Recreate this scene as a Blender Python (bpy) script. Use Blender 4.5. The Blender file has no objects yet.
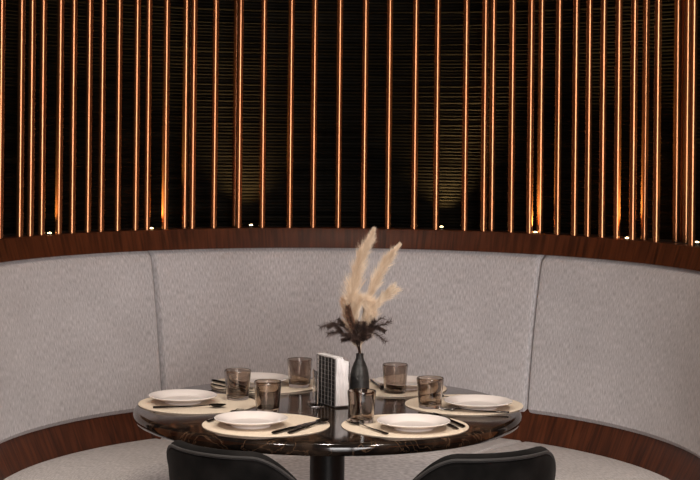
import bpy, bmesh, math, random
from mathutils import Vector, Matrix, Euler
random.seed(7)
sin, cos, pi, rad = math.sin, math.cos, math.pi, math.radians
S = bpy.context.scene
COL = S.collection

# ------------------------------------------------------------------ camera
EYE, F, HY, ROLL = 1.546, 1637.0, 127.0, 0.0104
cam_d = bpy.data.cameras.new('camera'); cam = bpy.data.objects.new('camera', cam_d); COL.objects.link(cam)
cam_d.sensor_width = 36; cam_d.lens = 36 * F / 700
cam_d.shift_y = -(240 - HY) / 700
cam.matrix_world = Matrix.Translation((0, 0, EYE)) @ Matrix.Rotation(rad(90), 4, 'X') @ Matrix.Rotation(ROLL, 4, 'Z')
cam_d.clip_start = 0.05
S.camera = cam

# ------------------------------------------------------------------ world, lights, exposure
W = bpy.data.worlds.new('world'); S.world = W; W.use_nodes = True
W.node_tree.nodes['Background'].inputs[0].default_value = (0.75, 0.82, 1.0, 1)
W.node_tree.nodes['Background'].inputs[1].default_value = 0.25
S.view_settings.view_transform = 'Standard'; S.view_settings.look = 'None'
S.view_settings.gamma = 1; S.view_settings.use_curve_mapping = False
S.view_settings.exposure = 0.22

def area(name, loc, rot, sx, sy, power, color):
    l = bpy.data.lights.new(name, 'AREA'); l.shape = 'RECTANGLE'; l.size = sx; l.size_y = sy
    l.energy = power; l.color = color
    o = bpy.data.objects.new(name, l); o.location = loc; o.rotation_euler = rot; COL.objects.link(o); return o
# area lights as daylight of two tall assumed windows, unseen behind the photographer
ASSUMED_WINDOWS = ((0.15, 1.65), (1.80, 3.30))  # placed and widened to suit the streaks on pipes and glasses
WZ0, WZ1 = 0.04, 3.10
for i, (a, b) in enumerate(ASSUMED_WINDOWS):
    area('assumed_window_daylight', ((a + b) / 2, -2.62, (WZ0 + WZ1) / 2), (rad(90), 0, 0), b - a, WZ1 - WZ0,
         (175, 165)[i], (1.0, 0.95, 0.93))
# unseen ceiling downlights, see the downlight builder; the one over the table assumed, side pair added to light the backrest
DOWN = ((-0.06, 4.45, 60), (-1.1, 3.0, 190), (1.1, 3.0, 190))
UP_POWER = 6.0

# ------------------------------------------------------------------ helpers
def tag(o, label=None, cat=None, group=None, kind=None):
    if label: o['label'] = label
    if cat: o['category'] = cat
    if group: o['group'] = group
    if kind: o['kind'] = kind
    return o
def empty(name, loc=(0, 0, 0), rz=0.0):
    o = bpy.data.objects.new(name, None); o.location = loc; o.rotation_euler = (0, 0, rz)
    o.empty_display_size = 0.05; COL.objects.link(o); return o
def link(name, bm, mat, parent=None, smooth=True, loc=None):
    bmesh.ops.recalc_face_normals(bm, faces=bm.faces)
    me = bpy.data.meshes.new(name); bm.to_mesh(me); bm.free()
    for m in (mat if isinstance(mat, (list, tuple)) else [mat]): me.materials.append(m)
    if smooth:
        for p in me.polygons: p.use_smooth = True
        me.set_sharp_from_angle(angle=rad(38))
    o = bpy.data.objects.new(name, me); COL.objects.link(o)
    if parent: o.parent = parent
    if loc is not None: o.location = loc
    return o
def copy_tree(o, parent=None):
    c = o.copy(); COL.objects.link(c); c.parent = parent
    for ch in list(o.children): copy_tree(ch, c)
    return c
def box(bm, x0, x1, y0, y1, z0, z1, bev=0.0, M=None):
    r = bmesh.ops.create_cube(bm, size=1)
    vs = r['verts']
    for v in vs:
        v.co = Vector((x0 + (v.co.x + .5) * (x1 - x0), y0 + (v.co.y + .5) * (y1 - y0), z0 + (v.co.z + .5) * (z1 - z0)))
    if bev:
        es = list({e for v in vs for e in v.link_edges})
        g = bmesh.ops.bevel(bm, geom=es, offset=bev, segments=2, affect='EDGES', profile=0.5)
        vs = list({v for f in g['faces'] for v in f.verts} | {v for v in vs if v.is_valid})
    if M is not None:
        for v in vs: v.co = M @ v.co
    return bm
def lathe(bm, prof, n=48, c=(0, 0), closed=False, M=None):
    rings = []
    for r, z in prof:
        if r < 1e-6: rings.append([bm.verts.new((c[0], c[1], z))])
        else: rings.append([bm.verts.new((c[0] + r * cos(2 * pi * k / n), c[1] + r * sin(2 * pi * k / n), z)) for k in range(n)])
    pairs = list(zip(rings, rings[1:]))
    if closed: pairs.append((rings[-1], rings[0]))
    for A, B in pairs:
        for k in range(n):
            q = (k + 1) % n
            if len(A) == 1 and len(B) == 1: continue
            if len(A) == 1: bm.faces.new((A[0], B[k], B[q]))
            elif len(B) == 1: bm.faces.new((A[k], A[q], B[0]))
            else: bm.faces.new((A[k], A[q], B[q], B[k]))
    if M is not None:
        for R in rings:
            for v in R: v.co = M @ v.co
    return bm
def tube(bm, pts, radii, n=8, cap=True, flat=1.0, up=Vector((0, 0, 1))):
    pts = [Vector(p) for p in pts]
    if not isinstance(radii, (list, tuple)): radii = [radii] * len(pts)
    rings = []
    for i, p in enumerate(pts):
        d = (pts[min(i + 1, len(pts) - 1)] - pts[max(i - 1, 0)]).normalized()
        u = up if abs(d.dot(up)) < .95 else Vector((1, 0, 0))
        s = d.cross(u).normalized(); t = s.cross(d).normalized()
        rings.append([bm.verts.new(p + (s * cos(2 * pi * k / n) + t * sin(2 * pi * k / n) * flat) * radii[i]) for k in range(n)])
    for A, B in zip(rings, rings[1:]):
        for k in range(n): bm.faces.new((A[k], A[(k + 1) % n], B[(k + 1) % n], B[k]))
    if cap:
        bm.faces.new(rings[0][::-1]); bm.faces.new(rings[-1])
    return bm
def smoothstep(a, b, x):
    t = max(0, min(1, (x - a) / (b - a))); return t * t * (3 - 2 * t)
def catmull(P, n=6):
    P = [Vector(p) for p in P]; Q = [P[0] * 2 - P[1]] + P + [P[-1] * 2 - P[-2]]; out = []
    for i in range(1, len(Q) - 2):
        a, b, c, d = Q[i - 1:i + 3]
        for k in range(n):
            t = k / n
            out.append(.5 * ((2 * b) + (c - a) * t + (2 * a - 5 * b + 4 * c - d) * t * t + (3 * b - a - 3 * c + d) * t ** 3))
    out.append(P[-1]); return out

# a point seen at a pixel: on a horizontal plane, on a vertical ring, or at a given distance
def ray(px, py):
    dx, dy = px - 350, py - HY
    return (dx + ROLL * dy) / F, (dy - ROLL * dx) / F
def on_plane(px, py, z):
    k, m = ray(px, py); Y = (EYE - z) / m
    return Vector((k * Y, Y, z))
def at_depth(px, py, Y):
    k, m = ray(px, py); return Vector((k * Y, Y, EYE - m * Y))
CX, CY = -0.011, 4.941                       # centre of the round booth
def on_ring(px, py, R):
    k, _ = ray(px, py); a = 1 + k * k; b = -2 * (k * CX + CY); c = CX * CX + CY * CY - R * R
    Y = (-b + math.sqrt(max(b * b - 4 * a * c, 0))) / (2 * a)
    return Vector((k * Y, Y, 0))
def ang(p): return math.atan2(p.x - CX, p.y - CY)
def arc(bm, prof, t0, t1, n, closed=True, shape=None):
    """sweep an (r, z) outline round the booth centre, with UVs in metres"""
    uv = bm.loops.layers.uv.verify(); rows = []
    R0 = sum(p[0] for p in prof) / len(prof)
    L = [0]
    for a, b in zip(prof, prof[1:] + prof[:1]): L.append(L[-1] + math.hypot(a[0] - b[0], a[1] - b[1]))
    for i in range(n + 1):
        t = t0 + (t1 - t0) * i / n
        row = []
        for r, z in prof:
            if shape: r, z = shape(r, z, t)
            row.append(bm.verts.new((CX + r * sin(t), CY + r * cos(t), z)))
        rows.append((t, row))
    m = len(prof); rng = range(m if closed else m - 1)
    for (ta, A), (tb, B) in zip(rows, rows[1:]):
        for k in rng:
            q = (k + 1) % m
            f = bm.faces.new((A[k], A[q], B[q], B[k]))
            for lp, uu in zip(f.loops, ((ta * R0, L[k]), (ta * R0, L[k + 1]), (tb * R0, L[k + 1]), (tb * R0, L[k]))): lp[uv].uv = uu
    if closed:
        for f in (bm.faces.new(rows[0][1][::-1]), bm.faces.new(rows[-1][1])):
            for lp in f.loops: lp[uv].uv = (math.hypot(lp.vert.co.x - CX, lp.vert.co.y - CY), lp.vert.co.z)
    return bm

# ------------------------------------------------------------------ materials
def mat(name, col=(.5, .5, .5), rough=.5, metal=0.0, **kw):
    m = bpy.data.materials.new(name); m.use_nodes = True
    b = m.node_tree.nodes['Principled BSDF']
    b.inputs['Base Color'].default_value = (*col, 1); b.inputs['Roughness'].default_value = rough; b.inputs['Metallic'].default_value = metal
    for k, v in kw.items():
        b.inputs[k.replace('_', ' ')].default_value = v
    return m
def nt(m): return m.node_tree, m.node_tree.nodes, m.node_tree.links, m.node_tree.nodes['Principled BSDF']
def noise_mix(m, coord, scale, c1, c2, lo=.35, hi=.65, detail=4, nscale=1.0, bump=0.0, bdist=.002, rough2=None, distortion=0.0):
    T, N, L, B = nt(m)
    tc = N.new('ShaderNodeTexCoord'); mp = N.new('ShaderNodeMapping'); mp.inputs['Scale'].default_value = scale
    no = N.new('ShaderNodeTexNoise'); no.inputs['Scale'].default_value = nscale; no.inputs['Detail'].default_value = detail
    no.inputs['Distortion'].default_value = distortion
    rp = N.new('ShaderNodeValToRGB'); rp.color_ramp.elements[0].position = lo; rp.color_ramp.elements[1].position = hi
    rp.color_ramp.elements[0].color = (*c1, 1); rp.color_ramp.elements[1].color = (*c2, 1)
    L.new(tc.outputs[coord], mp.inputs[0]); L.new(mp.outputs[0], no.inputs['Vector']); L.new(no.outputs['Fac'], rp.inputs[0])
    L.new(rp.outputs[0], B.inputs['Base Color'])
    if bump:
        bp = N.new('ShaderNodeBump'); bp.inputs['Strength'].default_value = bump; bp.inputs['Distance'].default_value = bdist
        L.new(no.outputs['Fac'], bp.inputs['Height']); L.new(bp.outputs[0], B.inputs['Normal'])
    return rp, no
copper = mat('brushed copper', (.80, .33, .12), .22, .88)
noise_mix(copper, 'Object', (12, 12, 3), (.28, .118, .050), (.32, .142, .064), .3, .7)
fabric = mat('heathered grey fabric', rough=.95, Specular_IOR_Level=.2)
def fabric_setup(m, sc, dark, light):
    T, N, L, B = nt(m)
    rp, no = noise_mix(m, 'UV', sc, dark, light, .36, .64, detail=5, bump=.35, bdist=.0015)
    # a slower, larger unevenness of the yarn
    tc = N.new('ShaderNodeTexCoord'); n2 = N.new('ShaderNodeTexNoise'); n2.inputs['Scale'].default_value = 5; n2.inputs['Detail'].default_value = 3
    L.new(tc.outputs['UV'], n2.inputs['Vector'])
    mx = N.new('ShaderNodeMix'); mx.data_type = 'RGBA'; mx.blend_type = 'MULTIPLY'; mx.inputs[0].default_value = .25
    L.new(rp.outputs[0], mx.inputs[6]); L.new(n2.outputs['Fac'], mx.inputs[7]); L.new(mx.outputs[2], B.inputs['Base Color'])
fabric_setup(fabric, (330, 50, 1), (.47, .445, .445), (.71, .675, .68))
seat_fabric = mat('pale grey seat fabric', rough=.95, Specular_IOR_Level=.2)
fabric_setup(seat_fabric, (45, 330, 1), (.48, .45, .445), (.74, .70, .69))
walnut = mat('walnut veneer', rough=.42, Specular_IOR_Level=.3)
noise_mix(walnut, 'UV', (70, 5, 1), (.028, .0075, .003), (.115, .031, .011), .3, .72, detail=6, distortion=.6, bump=.08)
marble = mat('dark polished marble', rough=.10)
def marble_setup(m):
    T, N, L, B = nt(m)
    rp, no = noise_mix(m, 'Object', (1, 1, 1), (.006, .0045, .004), (.04, .026, .018), .45, .72, detail=8, nscale=9, distortion=1.2)
    tc = N.new('ShaderNodeTexCoord'); v = N.new('ShaderNodeTexNoise'); v.inputs['Scale'].default_value = 11; v.inputs['Detail'].default_value = 9; v.inputs['Distortion'].default_value = 1.6
    L.new(tc.outputs['Object'], v.inputs['Vector'])
    r2 = N.new('ShaderNodeValToRGB'); e = r2.color_ramp.elements; e[0].position = .485; e[0].color = (0, 0, 0, 1); e[1].position = .5; e[1].color = (1, 1, 1, 1)
    x = e.new(.515); x.color = (0, 0, 0, 1)
    L.new(v.outputs['Fac'], r2.inputs[0])
    mx = N.new('ShaderNodeMix'); mx.data_type = 'RGBA'; L.new(r2.outputs[0], mx.inputs[0]); L.new(rp.outputs[0], mx.inputs[6]); mx.inputs[7].default_value = (.085, .05, .03, 1)
    L.new(mx.outputs[2], B.inputs['Base Color'])
marble_setup(marble)
ribbed = mat('black ribbed panel', (.004, .004, .003), .6, Specular_IOR_Level=.06)
noise_mix(ribbed, 'Object', (3, 3, 60), (.0014, .0012, .0009), (.008, .007, .0045), .35, .75, detail=5)
ledge_m = mat('black ledge', (.012, .011, .01), .6)
plaster = mat('plaster tinted with warm light', (.30, .22, .17), .9); noise_mix(plaster, 'Object', (6, 6, 6), (.44, .14, .035), (.50, .17, .05))  # orange room light put into the wall colour, to warm the pipe reflections
ceil_m = mat('dark ceiling paint', (.09, .075, .065), .9); noise_mix(ceil_m, 'Object', (4, 4, 4), (.08, .066, .056), (.10, .085, .074))
floor_m = mat('polished dark boards', rough=.16); noise_mix(floor_m, 'Object', (25, 1.5, 1), (.035, .02, .012), (.09, .055, .035), detail=5)
black_metal = mat('black powder coated metal', (.012, .012, .012), .4, .3); noise_mix(black_metal, 'Object', (80, 80, 80), (.010, .010, .010), (.016, .015, .015))
wire_m = mat('dark grey wire', (.12, .11, .10), .45, .5); noise_mix(wire_m, 'Object', (60, 60, 60), (.09, .08, .075), (.16, .145, .135))
velvet = mat('black velvet', (.012, .011, .010), .85, Sheen_Weight=.02, Specular_IOR_Level=.08); noise_mix(velvet, 'Object', (14, 14, 14), (.0016, .0015, .0014), (.010, .009, .0085), .3, .75, detail=6)
piping_m = mat('dark grey velvet piping', (.03, .028, .026), .7, Sheen_Weight=.1); noise_mix(piping_m, 'Object', (40, 40, 40), (.006, .0055, .005), (.014, .012, .011))
ceramic = mat('white glazed ceramic', (.78, .72, .69), .16, Coat_Weight=.3); noise_mix(ceramic, 'Object', (9, 9, 9), (.76, .70, .67), (.81, .75, .72))
cream = mat('cream placemat', rough=.6); noise_mix(cream, 'Object', (260, 260, 50), (.60, .50, .39), (.73, .63, .51), bump=.2, bdist=.0005)
cutlery_m = mat('polished black steel', (.025, .022, .02), .18, .9); noise_mix(cutlery_m, 'Object', (50, 50, 50), (.02, .018, .017), (.04, .036, .033))
steel_m = mat('dark gunmetal steel', (.16, .14, .13), .2, 1.0); noise_mix(steel_m, 'Object', (50, 50, 50), (.13, .115, .105), (.19, .17, .155))
paper = mat('white paper napkins', (.82, .80, .80), .9); 
rp, no = noise_mix(paper, 'Object', (400, 400, 14), (.72, .69, .69), (.88, .86, .86), .3, .6, bump=.5, bdist=.001)
vase_m = mat('matt charcoal glaze', (.03, .029, .028), .38); noise_mix(vase_m, 'Object', (20, 20, 120), (.022, .021, .02), (.04, .038, .037))
pampas_m = mat('dried cream pampas', rough=.9); noise_mix(pampas_m, 'Object', (60, 60, 25), (.72, .56, .40), (.95, .82, .66), .3, .65)
blush_m = mat('dried tan pampas', rough=.9); noise_mix(blush_m, 'Object', (60, 60, 25), (.42, .25, .14), (.72, .50, .33), .3, .65)
sprig_m = mat('dark brown dried sprig', rough=.8); noise_mix(sprig_m, 'Object', (90, 90, 90), (.018, .010, .008), (.075, .038, .026), .3, .7)
cone_m = mat('brown dried flower head', rough=.8); noise_mix(cone_m, 'Object', (120, 120, 120), (.05, .022, .014), (.30, .15, .085), .35, .65)
glass_m = mat('smoked brown glass', (.8, .75, .7), .02, Transmission_Weight=1.0, IOR=1.45)
noise_mix(glass_m, 'Object', (5, 5, 5), (.60, .53, .48), (.64, .57, .52))
acrylic = mat('clear acrylic', (.93, .92, .91), .03, Transmission_Weight=1.0, IOR=1.4); noise_mix(acrylic, 'Object', (5, 5, 5), (.92, .91, .90), (.95, .94, .93))
lamp_m = mat('lit lamp lens', (1, .8, .5), .3, Emission_Color=(1, .68, .32, 1), Emission_Strength=9.0)
glazing = mat('window glazing', (.95, .97, 1), .0, Transmission_Weight=1.0, IOR=1.02)
white_paint = mat('white painted frame', (.7, .68, .65), .5)

# ------------------------------------------------------------------ room shell
def slab(name, *a):
    bm = bmesh.new(); box(bm, *a[:6]); o = link(name, bm, a[6], smooth=False); tag(o, kind='structure'); return o
RX0, RX1, RY0, ZC = -3.6, 4.4, -2.5, 3.2
slab('floor', RX0 - .2, RX1 + .2, RY0 - .2, 6.8, -.1, 0, floor_m)
slab('ceiling', RX0 - .2, RX1 + .2, RY0 - .2, 6.8, ZC, ZC + .1, ceil_m)
slab('wall_left', RX0 - .2, RX0, RY0 - .2, 5.1, 0, ZC, plaster)
slab('wall_right', RX1, RX1 + .2, RY0 - .2, 5.1, 0, ZC, plaster)
bm = bmesh.new()
xs = [RX0] + [v for w in ASSUMED_WINDOWS for v in w] + [RX1]
for i in range(0, len(xs), 2): box(bm, xs[i], xs[i + 1], RY0 - .2, RY0, 0, ZC)
for a, b in ASSUMED_WINDOWS:  # wall pieces round the assumed windows
    box(bm, a, b, RY0 - .2, RY0, 0, WZ0); box(bm, a, b, RY0 - .2, RY0, WZ1, ZC)
tag(link('wall_rear', bm, plaster, smooth=False), kind='structure')
for i, (a, b) in enumerate(ASSUMED_WINDOWS):  # frames of the assumed windows, out of view
    w = tag(empty('assumed_window_%d' % (i + 1), ((a + b) / 2, RY0 - .05, WZ0)), kind='structure')
    h = (b - a) / 2; H = WZ1 - WZ0; bm = bmesh.new()
    box(bm, -h + .001, -h + .05, -.03, .03, .001, H - .001); box(bm, h - .05, h - .001, -.03, .03, .001, H - .001)
    box(bm, -h + .05, h - .05, -.03, .03, .001, .05); box(bm, -h + .05, h - .05, -.03, .03, H - .05, H - .001)
    link('assumed_window_frame', bm, white_paint, w, False)
# front wall of the alcove, left and right of the booth, and a header closing the ceiling side
AW = 1.50
bm = bmesh.new(); box(bm, RX0, -AW, 4.9, 5.1, 0, ZC); tag(link('wall_front_left', bm, plaster, smooth=False), kind='structure')
bm = bmesh.new(); box(bm, AW - .02, RX1, 4.9, 5.1, 0, ZC); tag(link('wall_front_right', bm, plaster, smooth=False), kind='structure')

# round wall of fine black horizontal ribs behind the pipes
RW = 1.43
prof = []
z = 1.10; P = .0125
while z < ZC - .002:
    j = random.uniform(-.0015, .0015); d = .0045 + random.uniform(-.0015, .001)
    prof += [(RW, z), (RW - d * .75, z + P * .25), (RW - d, z + P * .5 + j), (RW - d * .75, z + P * .75)]
    z += P
prof[-1] = (RW, ZC - .001)
bm = bmesh.new(); arc(bm, prof + [(RW + .05, ZC - .001), (RW + .05, .001), (RW, .001)], rad(-93), rad(93), 72, True)
wb = tag(link('wall_back', bm, ribbed), kind='structure')

# ------------------------------------------------------------------ banquette
RT, RT2, RB, RS = 1.216, 1.190, 1.097, 1.05
Z_TT, Z_TB, Z_BB, Z_S = 1.165, 1.089, .526, .446
sl = on_ring(153, 255, RT2); sr = on_ring(540, 257, RT2)
TL, TR = ang(sl), ang(sr)
T0, T1 = rad(-90), rad(90)
bq = tag(empty('banquette', (CX, CY + 1.0, 0)), 'long curved banquette in grey heathered fabric with walnut trim, wrapping round the table', 'banquette')
def bqlink(name, bm, m):
    o = link(name, bm, m, bq); o.matrix_parent_inverse = Matrix.Translation(-bq.location); return o
def backrest(t0, t1):
    # outline in (r, z): face leaning back from bottom to top, softly padded
    face = []
    for i in range(25):
        s = i / 24
        z = Z_BB + (Z_TB + .004 - Z_BB) * s
        r = RB - .004 + (RT2 + .004 - RB) * s
        r -= .012 * sin(pi * s) ** .7                        # padding
        e = min(s, 1 - s) * (Z_TB - Z_BB)
        if e < .022: r += .022 - math.sqrt(max(.022 ** 2 - (.022 - e) ** 2, 0))
        face.append((r, z))
    prof = face + [(RT2 + .06, Z_TB + .004), (RB + .10, Z_BB)]
    nf = len(face)
    def shp(r, z, t):
        e = min(t - t0, t1 - t) * 1.15
        if e < .020 and r < RT2 + .04: r += (.020 - math.sqrt(max(.02 ** 2 - (.02 - e) ** 2, 0))) * .9
        return r, z
    bm = bmesh.new()
    n = max(24, int((t1 - t0) * 1.15 / .0035 / 3))
    arc(bm, prof, t0, t1, n, True, shp)
    return bqlink('backrest_panel', bm, fabric)
g = .0012
backrest(T0, TL - g); backrest(TL + g, TR - g); backrest(TR + g, T1)
def cushion(t0, t1):
    RI = .69
    prof = [(RS + .01, Z_S - .004), (RS - .012, Z_S)]
    for i in range(1, 8): prof.append((RS - .012 - (RS - .012 - RI - .045) * i / 8, Z_S + .003 * sin(pi * i / 8)))
    for i in range(9):
        a = i / 8 * pi / 2; prof.append((RI + .045 - .045 * sin(a), Z_S - .045 + .045 * cos(a)))
    for i in range(1, 5): prof.append((RI + .012 * i / 4, Z_S - .045 - .25 * i / 4))
    prof += [(RI + .03, .14), (RS + .01, .14)]
    def shp(r, z, t):
        e = min(t - t0, t1 - t) * r
        if e < .016:
            q = .016 - math.sqrt(max(.016 ** 2 - (.016 - e) ** 2, 0))
            if z > Z_S - .02: z -= q * .8
            elif r < RI + .02: r += q * .8
        return r, z
    bm = bmesh.new(); arc(bm, prof, t0, t1, 70, True, shp); return bqlink('seat_cushion', bm, seat_fabric)
ss = on_plane(522, 441, Z_S); TSR = ang(ss)
cushion(T0, -TSR - g * 2 - .02); cushion(-TSR + g - .02, TSR - g); cushion(TSR + g, T1)
# walnut: band above the seat, rail under the pipes, plinth
bm = bmesh.new(); arc(bm, [(RS + .013, .15), (RS + .013, Z_S), (RB + .016, Z_BB + .02), (RB + .04, Z_BB + .02), (RB + .04, .15)], T0, T1, 90); bqlink('lower_rail', bm, walnut)
bm = bmesh.new(); arc(bm, [(RT2 - .002, Z_TB + .004), (RT - .004, Z_TT - .003), (RT - .001, Z_TT), (RT + .05, Z_TT), (RT + .05, Z_TB + .004)], T0, T1, 120); bqlink('top_rail', bm, walnut)
bm = bmesh.new(); arc(bm, [(.75, .001), (.75, .139), (RS + .03, .139), (RS + .03, .001)], T0, T1, 90); bqlink('plinth', bm, ledge_m)
bm = bmesh.new(); arc(bm, [(RT + .051, Z_TT - .006), (RW - .001, Z_TT - .006), (RW - .001, .001), (RT - .02, .001), (RB + .042, .3), (RB + .042, Z_BB), (RT + .051, Z_TB)], T0, T1, 90); bqlink('back_casing', bm, ledge_m)

# ------------------------------------------------------------------ copper pipes
pipes = [(.7, 0), (20.7, 0), (31.3, 0), (42.5, 0), (59.7, 0), (73, 0), (88.7, 0), (101.9, 0), (118.4, 0), (136.4, 0), (148, 0), (165.9, 0),
         (185.6, 1), (193.2, 0), (214.8, 0), (235.8, 2), (239.7, 0), (263.2, 0), (290.6, 0), (314, 0), (339.1, 0), (364.6, 0), (388.9, 0),
         (415, 0), (436.9, 0), (465.5, 0), (484.5, 0), (492.6, 1), (512, 0), (530.4, 0), (540.9, 1), (558.4, 0), (575.4, 0), (588.7, 0), (603, 0),
         (618, 0), (633.6, 0), (645.4, 1), (657.2, 0), (676.8, 3), (682.9, 3.5), (686.8, 3), (692.9, 0)]
words = ['first', 'second', 'third', 'fourth', 'fifth', 'sixth', 'seventh', 'eighth', 'ninth', 'tenth', 'eleventh', 'twelfth', 'thirteenth', 'fourteenth',
         'fifteenth', 'sixteenth', 'seventeenth', 'eighteenth', 'nineteenth', 'twentieth', 'twenty-first', 'twenty-second']
PR = .0122
bm = bmesh.new(); lathe(bm, [(0, 0), (PR, 0), (PR, ZC - Z_TT - .002), (0, ZC - Z_TT - .002)], 48)
pipe0 = link('copper_pipe', bm, copper)
n = len(pipes)
for i, (px, row) in enumerate(pipes):
    o = pipe0 if i == 0 else pipe0.copy()
    if i: COL.objects.link(o)
    R = RT + .020 + .045 * row
    p = on_ring(px, 115, R); o.location = (p.x, p.y, Z_TT if row < 1 else Z_TT - .0055 if R > RT + .051 else Z_TT)
    where = '%s from the left edge' % words[i] if i < n // 2 + 1 else '%s from the right edge' % words[n - 1 - i]
    look = {0: 'bright copper pipe on the walnut rail', 1: 'copper pipe set slightly back on the rail'}.get(row, 'dim copper pipe in the row behind')
    tag(o, '%s, %s' % (look, where), 'pipe', 'copper pipes standing above the banquette')

# ------------------------------------------------------------------ ledge uplights
ups = [(49.5, 231, 1.25, 'between the fourth and fifth pipes at the far left', (-.5, -.2), 1.0),
       (151.5, 229, 1.25, 'beside the eleventh pipe, left of the middle', (.5, -.2), .5),
       (251, 228, 1.34, 'between two pipes left of the vase, glowing on the ribbed wall', (0, .12), 1.1),
       (441.5, 228.5, 1.36, 'beside a pipe right of the vase, lighting the ribbed wall', (-.08, .06), 1.4),
       (535.5, 231, 1.25, 'between close pipes just above the right backrest seam', (.3, -.2), .7),
       (627, 236.5, 1.25, 'beside a bright orange pipe glow, second from the right', (.4, -.2), 1.2),
       (697, 243.5, 1.33, 'at the far right edge behind the last pipe', (-.3, -.2), .3)]
def housing():
    r = empty('ledge_uplight')
    bm = bmesh.new(); lathe(bm, [(0, 0), (.0125, 0), (.0125, .006), (.0095, .009), (.008, .009), (.008, .007), (0, .007)], 24); link('housing', bm, black_metal, r)
    bm = bmesh.new(); lathe(bm, [(0, .0071), (.0078, .0071), (.0065, .0105), (.003, .0125), (0, .0130)], 20); link('lens', bm, lamp_m, r)
    return r
h0 = housing()
for i, (px, py, R, wh, tilt, pw) in enumerate(ups):
    o = h0 if i == 0 else copy_tree(h0)
    p = on_ring(px, py, R); o.location = (p.x, p.y, Z_TT - .006)
    tag(o, 'small ledge uplight ' + wh, 'light', 'uplights on the ledge behind the pipes')
    wide = i in (2, 3)
    l = bpy.data.lights.new('uplight_lamp', 'SPOT'); l.energy = UP_POWER * pw * (1.2 if wide else 10); l.color = (1, .62, .22); l.spot_size = rad(96 if wide else 70); l.spot_blend = 1.0; l.shadow_soft_size = .006
    lo = bpy.data.objects.new('uplight_lamp', l); COL.objects.link(lo); lo.parent = o; lo.location = (0, 0, .018)
    t = ang(p); out = Vector((sin(t), cos(t), 0)); side = Vector((cos(t), -sin(t), 0))
    d = (Vector((0, 0, 1)) + side * tilt[0] * .5 + out * tilt[1]).normalized()
    lo.rotation_euler = (-d).to_track_quat('Z', 'Y').to_euler()

# ------------------------------------------------------------------ unseen ceiling downlights
def downlight():
    r = empty('assumed_downlight')
    bm = bmesh.new(); lathe(bm, [(.055, 0), (.055, -.012), (.044, -.014), (.040, -.004), (.040, 0)], 32, closed=True); tr = link('trim_ring', bm, black_metal, r)
    bm = bmesh.new(); lathe(bm, [(0, -.002), (.039, -.002), (.039, -.005), (0, -.006)], 24); link('lens', bm, lamp_m, tr)
    return r
d0 = downlight()
for i, (x, y, pw) in enumerate(DOWN):
    o = d0 if i == 0 else copy_tree(d0)
    o.location = (x, y, ZC)
    tag(o, 'round black ceiling downlight ' + ('above the round table, unseen, assumed from the glass shadows', 'left of the table, unseen, added to light the backrest', 'right of the table, unseen, added to light the backrest')[i], 'light', 'unseen ceiling downlights')
    l = bpy.data.lights.new('assumed_downlight_lamp', 'SPOT'); l.energy = pw; l.color = (1, .90, .80); l.spot_size = rad(110); l.spot_blend = .7; l.shadow_soft_size = .06
    lo = bpy.data.objects.new('assumed_downlight_lamp', l); COL.objects.link(lo); lo.parent = o; lo.location = (0, 0, -.02)

# ------------------------------------------------------------------ table
TX, TY, TRr, ZT = -.055, 4.66, .549, .75
tb = tag(empty('round_table', (TX, TY, 0)), 'round dark marble pedestal table set for six in front of the banquette', 'table')
bm = bmesh.new()
pr = [(0, ZT), (TRr - .014, ZT)]
for i in range(1, 7):
    a = i / 6 * pi / 2; pr.append((TRr - .014 + .014 * sin(a), ZT - .014 + .014 * cos(a)))
pr += [(TRr, ZT - .022), (TRr - .004, ZT - .030), (TRr - .012, ZT - .034), (0, ZT - .034)]
lathe(bm, pr, 128)
link('tabletop', bm, marble, tb)
bm = bmesh.new(); lathe(bm, [(0, .7155), (.20, .7155), (.20, .708), (.085, .70), (.060, .68), (.050, .64), (.048, .30), (.048, .06), (.07, .035), (.09, .026), (0, .026)], 48); link('pedestal', bm, black_metal, tb)
bm = bmesh.new(); lathe(bm, [(0, .026), (.24, .024), (.26, .014), (.26, .001), (0, .001)], 64); link('base_plate', bm, black_metal, tb)

# ------------------------------------------------------------------ place settings
MT = .003                                       # mat thickness
ZM = ZT + MT
def placemat():
    bm = bmesh.new(); R = .170
    lathe(bm, [(0, 0), (R - .001, 0), (R, .001), (R, .002), (R - .001, MT), (R - .005, MT), (R - .0055, MT - .0004), (R - .0065, MT - .0004), (R - .007, MT), (0, MT)], 96)
    return link('placemat', bm, cream)
def plate():
    r = .097
    bm = bmesh.new()
    lathe(bm, [(0, .005), (.045, .0045), (.060, .006), (.070, .0105), (.080, .014), (r - .002, .0188), (r, .0200), (r + .0006, .0212), (r - .001, .0222),
               (r - .004, .0218), (.082, .0175), (.070, .0138), (.062, .0092), (.055, .0078), (0, .0072)][::-1], 96)
    lathe(bm, [(.050, .0055), (.049, .0), (.053, .0), (.056, .0062)], 72)
    return link('dinner_plate', bm, ceramic)
def tumbler():
    h, ro, rb, w = .085, .0385, .0325, .0032
    out = [(0, .0015), (rb - .010, .0012), (rb - .004, 0), (rb - .001, .0008), (rb, .003)]
    for i in range(1, 13):
        s = i / 12; out.append((rb + (ro - rb) * (s ** 1.1), .003 + (h - .006 - .003) * s))
    out += [(ro + .0003, h - .003), (ro - .0004, h - .0006), (ro - .0014, h), (ro - w - .0002, h - .0008)]
    inn = []
    for i in range(12):
        s = i / 11; inn.append((ro - w - (ro - rb) * (s ** .9) - .0006 * s, h - .004 - (h - .004 - .014) * s))
    inn += [(rb - w - .004, .0110), (rb - .012, .0096), (0, .009)]
    bm = bmesh.new(); lathe(bm, out + inn, 64); return link('smoked_tumbler', bm, glass_m)
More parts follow.
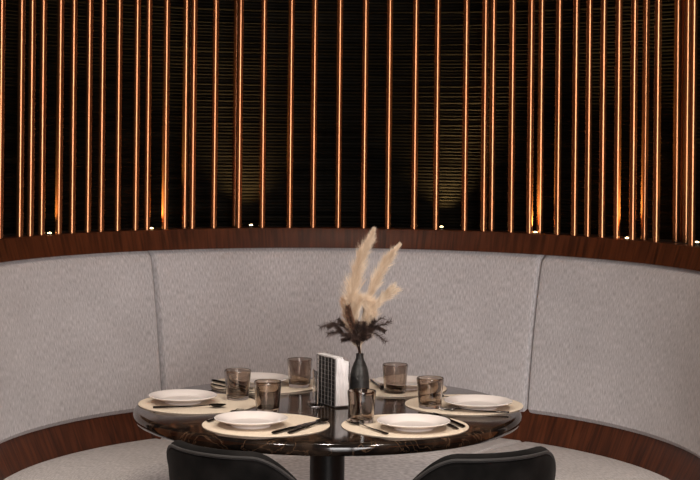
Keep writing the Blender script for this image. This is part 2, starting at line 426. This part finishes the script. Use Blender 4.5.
def fork():
    # lies along +x, head at +x, 0.20 long, centred at origin, on z=0
    bm = bmesh.new()
    pts = [(-.100, 0, .004), (-.06, 0, .0042), (-.01, 0, .004), (.035, 0, .007), (.050, 0, .0075)]
    tube(bm, catmull(pts, 5), [.0056, .0056, .0054, .0052, .005, .0048, .0045, .0042, .0038, .0034, .003, .0026, .0024, .0022, .0022, .0022, .0024, .0026, .003, .0036, .005][:21], 10, flat=.45)
    for yy in (-.0095, -.0032, .0032, .0095):
        tube(bm, catmull([(.048, yy * .4, .0073), (.060, yy * .95, .005), (.080, yy, .0035), (.100, yy * .92, .006)], 4), [.003] * 4 + [.0024] * 4 + [.0018] * 4 + [.0009], 6, flat=.5)
    box(bm, .054, .066, -.0105, .0105, .0035, .0055, .0008)
    return link('fork', bm, cutlery_m)
def knife():
    bm = bmesh.new()
    tube(bm, catmull([(-.105, 0, .0046), (-.06, 0, .0048), (-.005, 0, .0046)], 6), [.0052] + [.0066] * 10 + [.0062, .005], 10, flat=.55)
    # blade: a thin edge-ground profile
    N = 14; top = []; bot = []; 
    rows = []
    for i in range(N + 1):
        s = i / N; x = -.006 + .112 * s
        w = .0075 + .0025 * sin(pi * min(1, s * 1.1)); 
        tip = max(0, (s - .82) / .18); y0, y1 = -w + tip ** 2 * .006, w - tip ** 2 * .0125
        rows.append([bm.verts.new((x, y0, .0040)), bm.verts.new((x, y0, .0056)), bm.verts.new((x, y1, .0050)), bm.verts.new((x, y1, .0046))])
    for A, B in zip(rows, rows[1:]):
        for k in range(4): bm.faces.new((A[k], A[(k + 1) % 4], B[(k + 1) % 4], B[k]))
    bm.faces.new(rows[0]); bm.faces.new(rows[-1][::-1])
    return link('table_knife', bm, cutlery_m)
def spoon():
    bm = bmesh.new()
    tube(bm, catmull([(-.100, 0, .004), (-.05, 0, .0045), (.01, 0, .005), (.050, 0, .0075), (.060, 0, .0065)], 5), [.0056] * 6 + [.0048] * 4 + [.0034] * 3 + [.0026] * 4 + [.0026, .003, .0034, .0034], 10, flat=.5)
    nu, nv = 20, 6; cx, a, b = .080, .0245, .0165
    for (off, flip) in ((0, False), (.0012, True)):
        c = bm.verts.new((cx, 0, .0016 + off)); prev = None
        for j in range(1, nv + 1):
            s = j / nv
            ring = [bm.verts.new((cx + a * s * cos(2 * pi * k / nu), b * s * sin(2 * pi * k / nu) * (1 - .12 * cos(2 * pi * k / nu)), .0016 + off * (1 - s * .6) + .0072 * s * s)) for k in range(nu)]
            for k in range(nu):
                q = (k + 1) % nu
                if prev is None: bm.faces.new((c, ring[k], ring[q]))
                else: bm.faces.new((prev[k], ring[k], ring[q], prev[q]))
            prev = ring
        if off == 0: rim0 = prev
        else:
            for k in range(nu): bm.faces.new((rim0[k], rim0[(k + 1) % nu], prev[(k + 1) % nu], prev[k]))
    return link('table_spoon', bm, cutlery_m)
protos = {}
def put(kind, maker, loc, rz, label, cat, group):
    if kind not in protos: o = maker(); protos[kind] = o
    else: o = protos[kind].copy(); COL.objects.link(o)
    o.location = loc; o.rotation_euler = (0, 0, rz); tag(o, label, cat, group); return o
# pixel centres: mat, plate; glass base; cutlery given as tail pixel -> head pixel on the mat
SET = [
 dict(n='front left', mat=(266, 425.2), plate=(251, 425.5), glass=(267.5, 411.5),
      cut=[('fork', (208, 422.5), (244, 409.8)), ('table_knife', (274, 434.2), (312, 424.5)), ('table_spoon', (289, 434.2), (325, 422.6))]),
 dict(n='front right', mat=(405, 426.3), plate=(413.3, 428.3), glass=(361.5, 422),
      cut=[('fork', (387, 435), (350, 422.8)), ('table_knife', (463, 427.6), (434, 415.0)), ('table_spoon', (457, 429.8), (426, 414.5))]),
 dict(n='left', mat=(198, 403.8), plate=(182.8, 402.2), glass=(237.5, 399),
      cut=[('fork', (178, 393.6), (224, 391.8)), ('table_spoon', (153, 408.6), (222, 407.6))]),
 dict(n='right', mat=(464, 405), plate=(478, 407.8), glass=(430, 407.5),
      cut=[('fork', (509, 413.8), (449, 410.6)), ('table_spoon', (496, 402.2), (441, 398.7))]),
 dict(n='back left', mat=(266, 384.6), plate=(257.5, 384.2), glass=(299.5, 386.8),
      cut=[('table_knife', (213.5, 381.8), (246, 388.8)), ('fork', (212, 385.3), (240, 391.2))]),
 dict(n='back right', mat=(391, 388), plate=(406, 387.5), glass=(395, 392.5),
      cut=[('fork', (371, 381.2), (384, 390.2))]),
]
where = {'front left': 'nearest setting on the left, behind the left chair', 'front right': 'nearest setting on the right, just right of centre',
         'left': 'far left setting of the table', 'right': 'far right setting of the table',
         'back left': 'back setting left of the napkin holder', 'back right': 'back setting right of the vase'}
glass_where = {'front left': 'just behind the near left plate', 'front right': 'front of the dark vase, nearest of all', 'left': 'at the inner end of the far left placemat',
               'right': 'beside the far right plate', 'back left': 'directly left of the white napkin holder', 'back right': 'right of the vase, before the back plate'}
MK = {'fork': fork, 'table_knife': knife, 'table_spoon': spoon}
NM = {'fork': 'slim black fork', 'table_knife': 'black table knife', 'table_spoon': 'black table spoon'}
CT = {'fork': 'fork', 'table_knife': 'knife', 'table_spoon': 'spoon'}
for s in SET:
    m = on_plane(*s['mat'], ZT); put('mat', placemat, m, random.uniform(0, 6), 'round cream placemat at the ' + where[s['n']], 'placemat', 'round placemats on the marble table')
    q = on_plane(s['plate'][0], s['plate'][1], ZM); put('plate', plate, q, 0, 'white round plate at the ' + where[s['n']], 'plate', 'plates on the placemats')
    gpt = on_plane(*s['glass'], ZT)
    onmat = math.hypot(gpt.x - m.x, gpt.y - m.y) < .170 - .001
    near = any(math.hypot(gpt.x - on_plane(*u['mat'], ZT).x, gpt.y - on_plane(*u['mat'], ZT).y) < .170 + .030 for u in SET)
    gpt = on_plane(*s['glass'], ZM if near else ZT)
    put('glass', tumbler, gpt + Vector((0, 0, .0002)), random.uniform(0, 6), 'smoked glass tumbler ' + glass_where[s['n']], 'glass', 'smoked tumblers on the table')
    for kd, a, b in s['cut']:
        A, B = on_plane(*a, ZM), on_plane(*b, ZM); mid = A + (B - A).normalized() * .1
        sideword = {'front left': {'fork': 'left of', 'table_knife': 'right of', 'table_spoon': 'outermost right of'}, 'front right': {'fork': 'left of', 'table_knife': 'right of', 'table_spoon': 'inner right of'},
                    'left': {'fork': 'behind', 'table_spoon': 'just in front of'}, 'right': {'fork': 'in front of', 'table_spoon': 'behind'},
                    'back left': {'fork': 'lower left of', 'table_knife': 'upper left of'}, 'back right': {'fork': 'left of'}}[s['n']][kd]
        put(kd, MK[kd], mid + Vector((0, 0, .0002)), math.atan2(B.y - A.y, B.x - A.x), '%s lying %s the %s plate' % (NM[kd], sideword, s['n']), CT[kd], 'black cutlery on the placemats')

# ------------------------------------------------------------------ napkin holder with napkins
c0 = on_plane(334.8, 408.4, ZT)
dl = Vector((-.05, .088, 0)).normalized(); ds = Vector((.088, .05, 0)).normalized()
A = math.atan2(ds.y, ds.x)                      # local x = short side, local y = long side
LN, SN, HN = .098, .046, .140
nh = tag(empty('napkin_holder', c0, A), 'black wire grid napkin holder standing beside the dark vase', 'napkin holder')
bm = bmesh.new()
def flare(z): return .010 * (z / HN)
box(bm, 0, SN, 0, LN, .001, .005, .001)
for xx in (-.0005, SN + .0005):                # two grid sides
    HN = .140 if xx < 0 else .128
    for j in range(6):
        y = LN * j / 5
        tube(bm, [(xx, y, .003), (xx, y + (flare(.14) if j == 5 else 0), HN - .001)], .0014, 6)
    for k in range(12):
        z = .004 + (HN - .006) * k / 11
        tube(bm, [(xx, -.001, z), (xx, LN * .25, z + (.002 if k % 2 else 0)), (xx, LN * .5, z), (xx, LN + flare(z), z + .001)], .0012, 6)
HN = .140
link('wire_frame', bm, wire_m, nh)
bm = bmesh.new()
for xx in (.0012, SN - .0012): box(bm, xx - .0008, xx + .0008, .003, LN - .001, .005, HN - (.001 if xx < .01 else .013))
link('side_plate', bm, black_metal, nh)
nk = tag(empty('napkin_stack', c0, A), 'upright block of folded white paper napkins in the wire holder', 'napkins')
bm = bmesh.new()
NN = 11
for k in range(NN):
    x0 = .0030 + (SN - .006) * k / NN; w = (SN - .006) / NN * .96; ov = random.uniform(-.004, -.001); hz = HN + random.uniform(-.004, .003) - (.008 if k > 6 else 0)
    rows = []
    for i in range(15):
        z = .006 + (hz - .006) * i / 14
        wob = .0010 * sin(i * .7 + .3 * k) - .0035 * math.exp(-((i - 8.5) / 1.2) ** 2)
        y0, y1 = ov - wob, LN + .004 + flare(z)
        if i == 14: y0 += .001
        rows.append([bm.verts.new((x0, y0 + .0012, z)), bm.verts.new((x0 + w / 2, y0, z)), bm.verts.new((x0 + w, y0 + .0012, z)), bm.verts.new((x0 + w, y1, z)), bm.verts.new((x0, y1, z))])
    for Aa, Bb in zip(rows, rows[1:]):
        for q in range(5): bm.faces.new((Aa[q], Aa[(q + 1) % 5], Bb[(q + 1) % 5], Bb[q]))
    bm.faces.new(rows[0][::-1]); bm.faces.new(rows[-1])
link('napkins', bm, paper, nk)

# ------------------------------------------------------------------ clear sign stand
c1 = on_plane(311.3, 407.6, ZT)
e2 = Vector((-.018, .10, 0)).normalized()
A2 = math.atan2(e2.y, e2.x) - pi / 2
sg = tag(empty('acrylic_stand', c1, A2), 'small clear acrylic table stand left of the napkin holder', 'sign stand')
bm = bmesh.new(); box(bm, 0, .036, 0, .085, .0003, .0035, .0006); link('base', bm, acrylic, sg)
bm = bmesh.new(); box(bm, .0165, .0195, .002, .083, .0036, .098, .0006); link('panel', bm, acrylic, sg)

# ------------------------------------------------------------------ vase
vp = on_plane(359.3, 402.5, ZT); VY = vp.y
bm = bmesh.new()
prof = [(0, 0), (.024, 0), (.0265, .002)]
ctl = [(0.002, .0262), (.03, .0285), (.06, .0284), (.085, .0265), (.10, .0226), (.113, .0180), (.122, .0132), (.130, .0110), (.141, .0110)]
def interp(z):
    for (za, ra), (zb, rb) in zip(ctl, ctl[1:]):
        if z <= zb:
            t = (z - za) / (zb - za); t = t * t * (3 - 2 * t) * .5 + t * .5; return ra + (rb - ra) * t
    return ctl[-1][1]
z = .003
while z < .140:
    prof.append((interp(z) + .0004 * sin(z / .0036 * 2 * pi), z)); z += .0009
prof += [(.0112, .1405), (.0105, .1418), (.0092, .1412), (.0088, .132), (.0095, .120), (.018, .095), (.025, .05), (.022, .006), (0, .005)]
lathe(bm, prof, 48)
va = tag(link('bud_vase', bm, vase_m), 'slim charcoal ribbed ceramic vase holding dried grasses', 'vase'); va.location = vp
NECK = vp + Vector((0, 0, .135))

# ------------------------------------------------------------------ dried stems
def path3(pts, y0=0.0, y1=0.0):
    out = [vp + Vector((random.uniform(-.003, .003), random.uniform(-.003, .003), .07)), NECK + Vector((random.uniform(-.003, .003), random.uniform(-.003, .003), .004))]
    for i, (px, py) in enumerate(pts):
        s = (i + 1) / len(pts); out.append(at_depth(px, py, VY + y0 + (y1 - y0) * s))
    return out
def blade(bm, p, d, L, w, droop):
    d = d.normalized(); s = d.cross(Vector((random.uniform(-1, 1), random.uniform(-1, 1), random.uniform(-1, 1)))).normalized()
    pts = []
    for i in range(4):
        t = i / 3; pts.append(p + d * L * t + Vector((0, 0, -droop * L * t * t)))
    up = s.cross(d).normalized() * w * .35
    prev = None
    for i, q in enumerate(pts):
        if i == 3: 
            v = bm.verts.new(q)
            for k in range(3): bm.faces.new((prev[k], prev[(k + 1) % 3], v))
        else:
            ww = w * (1 - i / 3.6)
            cur = [bm.verts.new(q + s * ww), bm.verts.new(q - s * ww), bm.verts.new(q + up)]
            if prev:
                for k in range(3): bm.faces.new((prev[k], prev[(k + 1) % 3], cur[(k + 1) % 3], cur[k]))
            prev = cur
def plume(name, pts, widths, label, m, count, y0, y1, spread=.55, start=.35, bl=1.0):
    P = catmull(path3(pts, y0, y1), 10); n = len(P)
    r = tag(empty(name, NECK), label, 'dried grass', 'dried stems in the vase')
    def lk(nm, bm):
        o = link(nm, bm, m, r, smooth=False); o.matrix_parent_inverse = Matrix.Translation(-r.location)
    bm = bmesh.new(); tube(bm, P, [.0016 * (1 - .6 * i / n) for i in range(n)], 6); lk('stem', bm)
    bm = bmesh.new()
    tuft = 0
    for j in range(count):
        if tuft <= 0:
            tuft = random.randint(5, 14)
            s = start + (1 - start) * random.random() ** .92
            th = random.uniform(0, 2 * pi); sp = random.uniform(.5, 1.15); lf = random.uniform(.6, 1.15)
        tuft -= 1
        f = s * (n - 1); i = min(int(f), n - 2); p = P[i].lerp(P[i + 1], f - i)
        d = (P[min(i + 2, n - 1)] - P[max(i - 1, 0)]).normalized()
        u = d.cross(Vector((0, 1, 0))).normalized(); v = u.cross(d)
        g_ = (s - start) / (1 - start); k = g_ * (len(widths) - 1); ki = min(int(k), len(widths) - 2)
        w = (widths[ki] + (widths[ki + 1] - widths[ki]) * (k - ki)) / 347
        t2 = th + random.gauss(0, .28)
        side = u * cos(t2) + v * sin(t2)
        dd = d * 1.0 + side * spread * sp * random.uniform(.7, 1.2)
        L = w / max(spread, .25) * lf * random.uniform(.75, 1.15) * bl
        blade(bm, p + d * random.uniform(-.004, .004), dd, L, .00060, random.uniform(.0, .25))
    lk('plume', bm)
    return r
plume('pampas_plume', [(356, 330), (353, 305), (355, 280), (362, 255), (368, 243), (373, 231)], [9, 14, 15, 13, 10, 7, 5, 3], 'tallest cream pampas plume in the vase, tip over the walnut rail', pampas_m, 4800, .0, .02, start=.30)
plume('pampas_plume', [(361, 330), (367, 305), (374, 285), (383, 267), (391, 255), (398, 246)], [6, 9, 11, 11, 7, 4, 3], 'cream pampas plume leaning right, second tallest with a thin tip', pampas_m, 3800, .0, -.01, start=.33)
plume('pampas_plume', [(362, 335), (369, 318), (376, 305), (384, 297), (391, 291)], [5, 7, 8, 9, 8], 'short fluffy pampas plume fanning out to the lower right', pampas_m, 2600, .01, .02, spread=.6, start=.40)
plume('pampas_plume', [(356, 338), (354, 322), (356, 308), (361, 303), (367, 311), (369, 326)], [9, 11, 10, 8, 7, 6], 'drooping pampas plume arching over at the centre of the bunch', pampas_m, 4200, -.015, -.03, spread=.5, start=.28)
plume('pampas_plume', [(353, 338), (348, 325), (345, 312), (344, 303)], [5, 7, 7, 6], 'short tan pampas plume at the left of the bunch', blush_m, 1100, -.01, -.01, start=.35)
plume('pampas_plume', [(360, 340), (364, 328), (368, 318), (370, 308)], [8, 10, 10, 8], 'short cream pampas plume low at the right of the bunch', pampas_m, 2400, -.02, -.03, start=.30)
def sprig(pts, label, y0, y1, start=.35, needle=6.0, dens=1.5, twigs=3, cone=False):
    P = catmull(path3(pts, y0, y1), 8); n = len(P)
    r = tag(empty('dried_sprig', NECK), label, 'dried sprig', 'dried stems in the vase')
    bm = bmesh.new(); tube(bm, P, [.0015 * (1 - .5 * i / n) for i in range(n)], 6)
    o = link('stem', bm, sprig_m, r); o.matrix_parent_inverse = Matrix.Translation(-r.location)
    bm = bmesh.new()
    def dress(P, s0, nd):
        n = len(P); cnt = int(130 * dens * (1 if nd > 4 else .6))
        for j in range(cnt):
            s = s0 + (1 - s0) * j / cnt; f = s * (n - 1); i = min(int(f), n - 2); p = P[i].lerp(P[i + 1], f - i); d = (P[i + 1] - P[i]).normalized()
            u = d.cross(Vector((0, 1, 0))).normalized(); v = u.cross(d); th = j * 2.4 + random.gauss(0, .3)
            blade(bm, p, d * .7 + u * cos(th) + v * sin(th), nd / 347 * random.uniform(.7, 1.1), .0009, 0)
    dress(P, start, needle)
    for k in range(twigs):
        s = start + (1 - start) * (k + .6) / (twigs + 1); i = int(s * (n - 1)); p = P[i]; d = (P[min(i + 1, n - 1)] - P[i]).normalized()
        sg_ = 1 if k % 2 else -1
        e = (d * .8 + Vector((0, 0, sg_ * .7)) + Vector((0, random.uniform(-.5, .5), 0))).normalized()
        T = catmull([p, p + e * .012, p + e * .026 + d * .004], 4)
        tube(bm, T, .0009, 5); dress(T, 0, needle * .7)
    o = link('needles', bm, sprig_m, r, smooth=False); o.matrix_parent_inverse = Matrix.Translation(-r.location)
    if cone:
        bm = bmesh.new()
        for j in range(150):
            s = j / 150; i0 = (.52 + .48 * s) * (n - 1); i = min(int(i0), n - 2); p = P[i].lerp(P[i + 1], i0 - i); th = j * 2.4
            rr = .011 * math.sin(pi * min(1, .12 + s * .95)) ** .6
            q = p + Vector((cos(th) * rr * .6, sin(th) * rr * .6, 0))
            blade(bm, q, Vector((cos(th), sin(th), .9)), .009, .0022, .1)
        o = link('flower_head', bm, cone_m, r, smooth=False); o.matrix_parent_inverse = Matrix.Translation(-r.location)
    return r
plume('pampas_plume', [(355, 340), (352, 325), (351, 311), (352, 300)], [7, 10, 11, 9], 'short cream pampas plume low at the left, behind the brown flower head', pampas_m, 2400, -.015, -.02, start=.30)
sprig([(353, 336), (344, 327), (333, 323), (320, 327.5)], 'dark brown sprig reaching furthest left from the vase', -.05, -.06)
sprig([(354, 340), (346, 335), (337, 332), (328, 334)], 'shorter dark sprig drooping left below the longest one', -.03, -.05, twigs=2)
sprig([(355, 338), (352, 325), (349, 315), (348, 306)], 'upright dark sprig with a brown flower head at the left of the bunch', -.035, -.05, cone=True, twigs=0)
sprig([(361, 338), (369, 329), (379, 326), (391, 321)], 'dark brown sprig reaching furthest right from the vase', -.05, -.06)
sprig([(360, 340), (366, 332), (376, 334), (386, 342)], 'dark sprig bending down to the right above the vase', -.05, -.06, twigs=2)
sprig([(359, 342), (362, 335), (366, 328), (384, 317)], 'dark sprig rising to the right between two others', -.05, -.06, twigs=2)
sprig([(357, 342), (356, 335), (357, 329), (359, 322)], 'short dark sprig at the centre, before the pale plumes', -.04, -.05, twigs=3, needle=7)

# ------------------------------------------------------------------ velvet tub chairs in front
def tub_chair(loc, rz, label, mirror=1):
    r = tag(empty('tub_chair', loc, rz), label, 'chair', 'velvet tub chairs at the near side')
    # local frame: chair faces +y, back towards -y
    Ra, Rb_ = .234, .234; TH = .034
    n = 72; a0 = rad(112)
    def top(f): return .788 - .215 * smoothstep(rad(30), rad(108), abs(f)) 
    bm = bmesh.new(); rows = []
    for i in range(n + 1):
        f = -a0 + 2 * a0 * i / n
        zt = top(f); dx, dy = sin(f), -cos(f)
        ring = []
        endf = min(1, (min(i, n - i) + .0) / 4); endf = math.sin(endf * pi / 2)
        th = TH * (.35 + .65 * endf); zt -= .02 * (1 - endf)
        for (o_, z_) in ([(0 - .030 * (1 - s_), .40 + (zt - .025 - .40) * s_) for s_ in (0, .25, .5, .75, 1)]
                         + [(-th / 2 + th / 2 * cos(a), zt - th / 2 + th / 2 * sin(a)) for a in [rad(x) for x in (20, 45, 70, 90, 110, 135, 160)]]
                         + [(-th - .030 * (1 - s_) * .6, .40 + (zt - .025 - .40) * s_) for s_ in (1, .75, .5, .25, 0)]):
            ring.append(bm.verts.new(((Ra + o_) * dx, (Rb_ + o_) * dy, z_)))
        rows.append(ring)
    m = len(rows[0])
    for Aa, Bb in zip(rows, rows[1:]):
        for k in range(m): bm.faces.new((Aa[k], Aa[(k + 1) % m], Bb[(k + 1) % m], Bb[k]))
    bm.faces.new(rows[0][::-1]); bm.faces.new(rows[-1])
    br = link('backrest', bm, velvet, r)
    bm = bmesh.new()
    tube(bm, [((Ra - .001) * sin(f), -(Rb_ - .001) * cos(f), top(f) - TH / 2 + .004) for f in [-a0 * .93 + 2 * a0 * .93 * i / n for i in range(n + 1)]], .0042, 8)
    link('piping', bm, piping_m, br)
    bm = bmesh.new()
    lathe(bm, [(0, .470), (.10, .468), (.135, .460), (.152, .445), (.157, .425), (.150, .402), (0, .398)], 48)
    link('seat', bm, velvet, r)
    bm = bmesh.new(); lathe(bm, [(0, .399), (.19, .3985), (.19, .385), (.05, .380), (0, .380)], 40); link('seat_frame', bm, black_metal, r)
    for sx in (-1, 1):
        for sy in (-1, 1):
            bm = bmesh.new(); tube(bm, [(sx * .12, sy * .12, .382), (sx * .155, sy * .155, .002)], [.014, .009], 12); link('leg', bm, black_metal, r)
    return r
tub_chair((-.205, 4.03, 0), rad(-35), 'black velvet tub chair pushed to the table, front left')
tub_chair((.277, 4.03, 0), rad(26), 'black velvet tub chair pushed to the table, front right')
